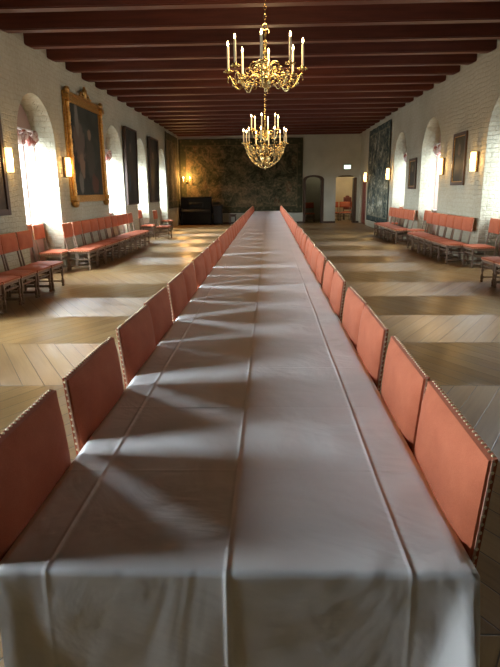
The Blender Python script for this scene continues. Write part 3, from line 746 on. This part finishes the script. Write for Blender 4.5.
t = thing('candle_wall_light', 'twin candle wall light glowing on the far left tapestry above the piano', 'wall light', (-4.08, YB-0.09, 2.1))
bm = BM(); lathe(bm, [(0.001, 0.0), (0.05, 0.0), (0.06, -0.012), (0.02, -0.02)], (0, 0.0, 0.0), 12, 'Y'); obj('backplate', bm, M['brass'], t, True)
for s in (-1, 1):
    bm = BM(); tube(bm, [(0, -0.01, 0), (s*0.06, -0.07, -0.04), (s*0.15, -0.10, -0.03), (s*0.16, -0.10, 0.03)], 0.007, 6); lathe(bm, [(0.01, 0.0), (0.035, 0.01), (0.035, 0.015), (0.012, 0.016)], (s*0.16, -0.10, 0.02), 10)
    ar = obj('arm', bm, M['brass'], t, True)
    bm = BM(); lathe(bm, [(0.011, 0), (0.011, 0.12)], (s*0.16, -0.10, 0.035), 8); obj('candle', bm, M['candle'], ar, 'auto')
    bm = BM(); lathe(bm, [(0.004, 0), (0.018, 0.02), (0.02, 0.035), (0.004, 0.07)], (s*0.16, -0.10, 0.155), 8); obj('flame', bm, M['glow2'], ar, True)
l = bpy.data.lights.new('wall_candle', 'POINT'); l.energy = 130; l.color = (1, 0.5, 0.15); l.shadow_soft_size = 0.03
lo = bpy.data.objects.new('wall_candle', l); COL.objects.link(lo); lo.parent = t; lo.location = (0, -0.32, 0.22)
l = bpy.data.lights.new('anteroom_light', 'POINT'); l.energy = 40; l.color = (1, 0.80, 0.50); l.shadow_soft_size = 0.2
lo = bpy.data.objects.new('anteroom_light', l); COL.objects.link(lo); lo.location = (4.9, 30.6, 2.7)
l = bpy.data.lights.new('passage_light', 'POINT'); l.energy = 5; l.color = (1, 0.85, 0.6); l.shadow_soft_size = 0.2
lo = bpy.data.objects.new('passage_light', l); COL.objects.link(lo); lo.location = (2.7, 31.2, 2.7)

# ------------------------------------------------------------------ tapestries
def tapestry(label, mat, P, u0, u1, z0, z1, seed):
    bm = BM(); nu = max(8, int((u1-u0)/0.12)); nz = 16; F_ = []; B_ = []
    for j in range(nz+1):
        fz = j/nz; z = z0+(z1-z0)*fz; a, b = [], []
        for i in range(nu+1):
            u = u0+(u1-u0)*i/nu; d = 0.03+0.022*(1-fz*0.7)*math.sin(u*5.2+seed+0.6*math.sin(z*1.2))+0.01*mn.noise(Vector((u*2, z*2, seed)))
            zz = z-(0.015*abs(math.sin(u*3.1)) if j == nz else 0)
            a.append(bm.verts.new(P(u, d+0.012, zz))); b.append(bm.verts.new(P(u, d, zz)))
        F_.append(a); B_.append(b)
    for j in range(nz):
        for i in range(nu):
            bm.faces.new((F_[j][i], F_[j][i+1], F_[j+1][i+1], F_[j+1][i])); bm.faces.new((B_[j][i], B_[j+1][i], B_[j+1][i+1], B_[j][i+1]))
    for j in range(nz):
        for c in (0, nu): bm.faces.new((F_[j][c], F_[j+1][c], B_[j+1][c], B_[j][c]))
    for i in range(nu):
        for r_ in (0, nz): bm.faces.new((F_[r_][i], F_[r_][i+1], B_[r_][i+1], B_[r_][i]))
    return tag(obj('tapestry', bm, mat, None, 'auto'), label, 'tapestry')
PG = [(0.022, 0.022, 0.013), (0.040, 0.042, 0.023), (0.065, 0.060, 0.033), (0.11, 0.082, 0.045), (0.17, 0.13, 0.075), (0.10, 0.045, 0.022), (0.2, 0.16, 0.095)]
PB = [(0.022, 0.026, 0.018), (0.045, 0.060, 0.052), (0.095, 0.100, 0.075), (0.18, 0.17, 0.11), (0.40, 0.39, 0.30), (0.045, 0.080, 0.115), (0.16, 0.12, 0.07)]
tapestry('wide dark verdure tapestry covering the far end wall behind the table', mat_tapestry('far_wall_tapestry', (-4.45+YB, 1.67+YB, 0.54, 4.12), PG), lambda u, d, z: (u, YB-d, z), -4.45, 1.67, 0.54, 4.12, 1.0)
tapestry('dark brown tapestry at the far end of the left wall', mat_tapestry('left_wall_tapestry', (24.95-4.46, 28.5-4.46, 0.88, 4.15), PG), lambda u, d, z: (-WX+d, u, z), 25.3, 28.6, 0.88, 4.15, 2.0)
tapestry('tall blue-green tapestry on the right wall behind the far row of chairs', mat_tapestry('right_wall_tapestry', (21.8+4.46, 26.3+4.46, 0.28, 4.1), PB, bw_=0.24), lambda u, d, z: (WX-d, u, z), 21.82, 26.3, 0.28, 4.1, 3.0)

# ------------------------------------------------------------------ paintings
def painting(side, y0, y1, z0, z1, label, mat, fmat, fw=0.07, depth=0.05, tilt=0.0, ornate=False, edge=None):
    t = thing('framed_painting', label, 'painting', (side*WX, (y0+y1)/2, z0)); t.rotation_euler = (0, side*tilt*-1, 0)
    s = -side; hw_ = (y1-y0)/2; H_ = z1-z0
    def bx(bm, d0, d1, ya, yb_, za, zb, bev=0.008): a, b = sorted((s*d0, s*d1)); box(bm, a, b, ya, yb_, za, zb, bev, 2)
    bm = BM(); a, b = sorted((s*0.012, s*(depth*0.5))); box(bm, a, b, -hw_+fw*0.6, hw_-fw*0.6, fw*0.6, H_-fw*0.6); cv = obj('canvas', bm, mat, t)
    bm = BM()
    if not ornate:
        bx(bm, 0.008, depth, -hw_, -hw_+fw, 0, H_); bx(bm, 0.008, depth, hw_-fw, hw_, 0, H_); bx(bm, 0.008, depth, -hw_+fw, hw_-fw, 0, fw); bx(bm, 0.008, depth, -hw_+fw, hw_-fw, H_-fw, H_)
        obj('frame', bm, fmat, t)
        if edge:
            bm = BM(); e = fw
            for q in ((-hw_+e, -hw_+e+0.018, e, H_-e), (hw_-e-0.018, hw_-e, e, H_-e), (-hw_+e, hw_-e, e, e+0.018), (-hw_+e, hw_-e, H_-e-0.018, H_-e)): bx(bm, 0.02, depth*0.8, *q, bev=0.003)
            obj('gilt_slip', bm, edge, t)
        return t
    bx(bm, 0.008, depth, -hw_+0.1, hw_-0.1, 0.10, 0.26, 0.015); bx(bm, 0.008, depth, -hw_+0.1, hw_-0.1, H_-0.30, H_-0.14, 0.015); obj('frame', bm, fmat, t, 'auto'); bm = BM(); bx(bm, 0.008, depth+0.05, -hw_, hw_, H_-0.15, H_-0.10, 0.012); obj('cornice', bm, fmat, t, 'auto')
    for sg in (-1, 1):
        bm = BM(); yc = sg*(hw_-0.10); bx(bm, 0.008, 0.05, yc-0.12, yc+0.12, 0.1, H_-0.1)
        lathe(bm, [(0.05, 0.26), (0.062, 0.30), (0.05, 0.34)]+[(0.052+0.008*math.sin(i*1.7), 0.36+i*(H_-0.75)/22) for i in range(23)]+[(0.05, H_-0.36), (0.068, H_-0.32), (0.055, H_-0.28)], (s*0.075, yc, 0), 12)
        for i in range(26): ball(bm, (s*(0.075+0.045*math.cos(i*1.3)), yc+0.05*math.sin(i*1.3), 0.36+i*(H_-0.74)/25), 0.020, seg=6, rings=4)
        bx(bm, 0.008, 0.16, yc-0.11, yc+0.11, H_-0.28, H_-0.16, 0.02); ball(bm, (s*0.09, yc, H_-0.08), 0.09, 0.8, 1, 0.9); ball(bm, (s*0.09, yc, H_-0.22), 0.10, 0.8, 1, 0.6)
        bx(bm, 0.008, 0.15, yc-0.11, yc+0.11, 0.14, 0.26, 0.02); ball(bm, (s*0.08, yc, 0.07), 0.10, 0.9, 1.1, 0.9); ball(bm, (s*0.08, yc-0.05*sg, 0.02), 0.06, 0.9, 1.1, 0.6)
        obj('column', bm, fmat, t, 'auto')
    bm = BM()
    for sg in (-1, 1):
        tube(bm, [(s*0.09, sg*(0.20-0.16*math.cos(i*0.45)*(1-i*0.04)), H_-0.06+0.10*math.sin(i*0.45)*(1-i*0.03)) for i in range(12)], 0.026, 6)
    ball(bm, (s*0.09, 0, H_+0.02), 0.11, 0.6, 0.9, 1.3); ball(bm, (s*0.09, 0, H_+0.15), 0.05, 0.7, 1.2, 0.7)
    for i in range(9): ball(bm, (s*0.10, -0.4+0.1*i, H_-0.07), 0.035, 0.8, 1, 0.8, 6, 4)
    obj('crest', bm, fmat, t, True)
    return t
SKIN, PALE, DRK, RED_, BLU = (0.17, 0.115, 0.075), (0.13, 0.12, 0.095), (0.02, 0.016, 0.012), (0.08, 0.035, 0.02), (0.05, 0.065, 0.075)
def pm(nm, side, y0, y1, z0, z1, seed, shp, g=(0.03, 0.022, 0.015)):
    # object space: centred in y, wall plane x=0, z from 0
    return mat_painting(nm, -(y1-y0)/2, (y1-y0)/2, 0, z1-z0, seed, shp, g)
painting(-1, 7.9, 9.74, 1.25, 3.28, 'dark painting in a brown frame cut off at the left frame edge', pm('painting_at_left_edge', -1, 7.9, 9.74, 1.25, 3.28, 1, [(0.6, 0.4, 0.2, 0.3, BLU)]), M['darkwood'], 0.10, 0.06)
painting(-1, 12.92, 15.62, 1.30, 3.88, 'large dark figure painting in an ornate gilt frame with columns and crest', pm('ornate_figure_painting', -1, 12.92, 15.62, 1.3, 3.88, 2,
   [(0.33, 0.55, 0.15, 0.22, (0.10, 0.075, 0.055)), (0.30, 0.78, 0.05, 0.16, PALE), (0.62, 0.45, 0.13, 0.2, (0.05, 0.045, 0.03)), (0.62, 0.66, 0.05, 0.05, SKIN), (0.36, 0.36, 0.07, 0.13, SKIN), (0.3, 0.22, 0.06, 0.10, PALE), (0.7, 0.2, 0.1, 0.1, RED_)], (0.014, 0.015, 0.010)), M['gold'], 0.22, 0.08, ornate=True)
painting(-1, 17.93, 19.45, 1.22, 3.58, 'tall dark painting between the second and third left windows', pm('second_tall_dark_painting', -1, 17.93, 19.45, 1.22, 3.58, 3, [(0.5, 0.55, 0.2, 0.3, (0.05, 0.045, 0.03)), (0.5, 0.75, 0.08, 0.06, (0.12, 0.09, 0.06)), (0.35, 0.3, 0.08, 0.15, BLU)], (0.018, 0.016, 0.012)), M['darkwood'], 0.05, 0.09, R(1.2))
painting(-1, 21.55, 23.2, 1.24, 3.6, 'tall dark painting between the third and fourth left windows', pm('third_tall_dark_painting', -1, 21.55, 23.2, 1.24, 3.6, 4, [(0.5, 0.5, 0.22, 0.3, (0.05, 0.05, 0.035)), (0.45, 0.72, 0.09, 0.06, (0.13, 0.10, 0.07))], (0.018, 0.016, 0.012)), M['darkwood'], 0.05, 0.09, R(1.2))
painting(1, 13.5, 14.42, 1.68, 2.87, 'dark portrait in a gilt edged frame between two lamps on the right wall', pm('right_wall_portrait', 1, 13.5, 14.42, 1.68, 2.87, 5, [(0.5, 0.35, 0.3, 0.35, (0.035, 0.03, 0.02)), (0.5, 0.68, 0.11, 0.12, (0.13, 0.09, 0.055))], (0.03, 0.025, 0.012)), M['darkwood'], 0.075, 0.05, edge=M['gold'])
painting(1, 17.88, 18.75, 1.61, 2.53, 'smaller dark portrait in a gilt frame between the two far right windows', pm('far_right_wall_portrait', 1, 17.88, 18.75, 1.61, 2.53, 6, [(0.5, 0.35, 0.3, 0.35, (0.035, 0.03, 0.02)), (0.5, 0.66, 0.12, 0.12, (0.14, 0.10, 0.06))], (0.03, 0.025, 0.012)), M['darkwood'], 0.075, 0.05, edge=M['gold'])

# ------------------------------------------------------------------ gathered blinds at the window heads
def blind(side, y, w_, label):
    bm = BM(); hw_ = w_/2-0.12; nu, nv = 60, 10; G = []
    for j in range(nv+1):
        a = -0.3+1.9*PI*j/nv; r0 = []
        for i in range(nu+1):
            u = -1+2*i/nu; sc = abs(math.cos(u*PI*1.5)); r_ = 0.075+0.016*math.sin(i*1.9)+0.012*math.sin(i*0.7+j)
            zc = -0.09-0.13*sc
            r0.append(bm.verts.new((side*(-0.09)+r_*0.9*math.cos(a), u*hw_, zc+r_*1.3*math.sin(a))))
        G.append(r0)
    for a, b in zip(G, G[1:]+G[:1]):
        for i in range(nu): bm.faces.new((a[i], a[i+1], b[i+1], b[i]))
    for c in (0, nu): bm.faces.new([G[j][c] for j in range(nv+1)])
    t = thing('gathered_blind', label, 'blind', (side*NICHE, y, WTOP+0.06), 0, 'gathered pink blinds at the window heads')
    obj('fabric_roll', bm, M['valance'], t, True)
    bm = BM(); a, b = sorted((0.0, -side*0.05)); box(bm, a, b, -hw_-0.03, hw_+0.03, 0.0, 0.035, 0.004, 1); obj('headrail', bm, M['frame_paint'], t)
LBL = {2: 'nearest left wall window', 3: 'left wall window past the gilt frame', 4: 'third left wall window', 5: 'farthest left wall window'}
for i in (2, 3, 4, 5): blind(-1, LW[i][0], LW[i][1], 'pink and white gathered blind in the '+LBL[i])
LBR = {1: 'window cut by the right frame edge', 2: 'middle arched window of the right wall', 3: 'farthest arched window of the right wall'}
for i in (1, 2, 3): blind(1, RW[i][0], RW[i][1], 'pink and white gathered blind in the '+LBR[i])

# ------------------------------------------------------------------ far end furniture
t = thing('upright_piano', 'black upright piano against the far tapestry in the left corner', 'piano', (-3.62, 28.42, 0))
bm = BM(); box(bm, -0.76, 0.76, 0.0, 0.34, 0.02, 1.33, 0.01, 1); box(bm, -0.78, 0.78, -0.02, 0.36, 1.33, 1.36, 0.006, 1); obj('case', bm, M['black'], t)
bm = BM(); box(bm, -0.76, 0.76, -0.28, 0.0, 0.60, 0.70, 0.01, 1); box(bm, -0.76, -0.70, -0.28, 0.0, 0.70, 0.82, 0.01, 1); box(bm, 0.70, 0.76, -0.28, 0.0, 0.70, 0.82, 0.01, 1); obj('key_bed', bm, M['black'], t)
bm = BM(); box(bm, -0.70, 0.70, -0.26, -0.02, 0.702, 0.74, 0.008, 1); obj('keyboard_lid', bm, M['black'], t)
for s in (-1, 1): bm = BM(); box(bm, s*0.72-0.035, s*0.72+0.035, -0.25, -0.18, 0, 0.60, 0.006, 1); obj('leg', bm, M['black'], t)
bm = BM(); box(bm, -0.35, 0.35, -0.06, -0.02, 0.84, 1.08, 0.006, 1); obj('music_desk', bm, M['black'], t)
for i in (-1, 0, 1): bm = BM(); box(bm, i*0.1-0.02, i*0.1+0.02, -0.09, 0.0, 0.07, 0.085, 0.004, 1); obj('pedal', bm, M['brass'], t)
t = thing('chest', 'dark low chest beside the piano under the far tapestry', 'chest', (-2.55, 28.5, 0))
bm = BM(); box(bm, -0.22, 0.22, -0.2, 0.2, 0.06, 0.92, 0.01, 1); obj('body', bm, M['black'], t)
bm = BM(); box(bm, -0.24, 0.24, -0.22, 0.22, 0.92, 0.95, 0.008, 1); obj('lid', bm, M['darkwood'], t)
for a in (-0.18, 0.18):
    for b in (-0.16, 0.16): bm = BM(); box(bm, a-0.025, a+0.025, b-0.025, b+0.025, 0, 0.06); obj('foot', bm, M['darkwood'], t)
t = thing('stool', 'dark wooden stool standing under the far tapestry right of the piano', 'stool', (-1.80, 28.45, 0))
bm = BM(); box(bm, -0.17, 0.17, -0.15, 0.15, 0.46, 0.50, 0.01, 1); obj('seat', bm, M['darkwood'], t)
bm = BM(); box(bm, -0.14, 0.14, -0.12, 0.12, 0.38, 0.46); obj('apron', bm, M['darkwood'], t)
for a in (-0.13, 0.13):
    for b in (-0.11, 0.11): bm = BM(); box(bm, a-0.025, a+0.025, b-0.025, b+0.025, 0, 0.38); obj('leg', bm, M['darkwood'], t)
# tall chair in the lit room
t = thing('high_back_chair', 'tall dark red high-backed chair in the lit room beyond the second doorway', 'chair', (4.35, 31.9, 0))
bm = BM(); box(bm, -0.24, 0.24, -0.22, 0.22, 0.40, 0.47, 0.02, 2); obj('seat', bm, M['fabric'], t)
bm = BM(); box(bm, -0.22, 0.22, 0.20, 0.26, 0.55, 1.22, 0.02, 2); ball(bm, (0, 0.23, 1.24), 0.12, 1, 0.25, 0.6); obj('backrest', bm, M['redwood'], t)
for a in (-0.21, 0.21):
    for b in (-0.2, 0.22): bm = BM(); box(bm, a-0.022, a+0.022, b-0.022, b+0.022, 0, 0.55 if b > 0 else 0.40); obj('leg', bm, M['darkwood'], t)
# exit sign
t = thing('exit_sign', 'lit green and white emergency exit sign above the second doorway', 'sign', (3.86, YB, 2.60))
bm = BM(); box(bm, -0.17, 0.17, -0.05, 0.0, 0.0, 0.20, 0.006, 1); obj('housing', bm, M['green'], t)
bm = BM(); box(bm, -0.155, 0.155, -0.056, -0.05, 0.015, 0.185); pn = obj('sign_panel', bm, M['sign'], t)
bm = BM(); y_ = -0.060
box(bm, -0.05, -0.005, y_, -0.056, 0.085, 0.135); ball(bm, (-0.005, y_+0.001, 0.152), 0.014, 1, 0.2, 1)
tube(bm, [(-0.03, y_, 0.09), (-0.07, y_, 0.07), (-0.10, y_, 0.05)], 0.008, 5); tube(bm, [(-0.03, y_, 0.09), (0.0, y_, 0.065), (-0.01, y_, 0.03)], 0.008, 5); tube(bm, [(-0.01, y_, 0.13), (0.03, y_, 0.11)], 0.006, 5); box(bm, 0.06, 0.12, y_, -0.056, 0.03, 0.165)
obj('pictogram', bm, M['signgreen'], pn)
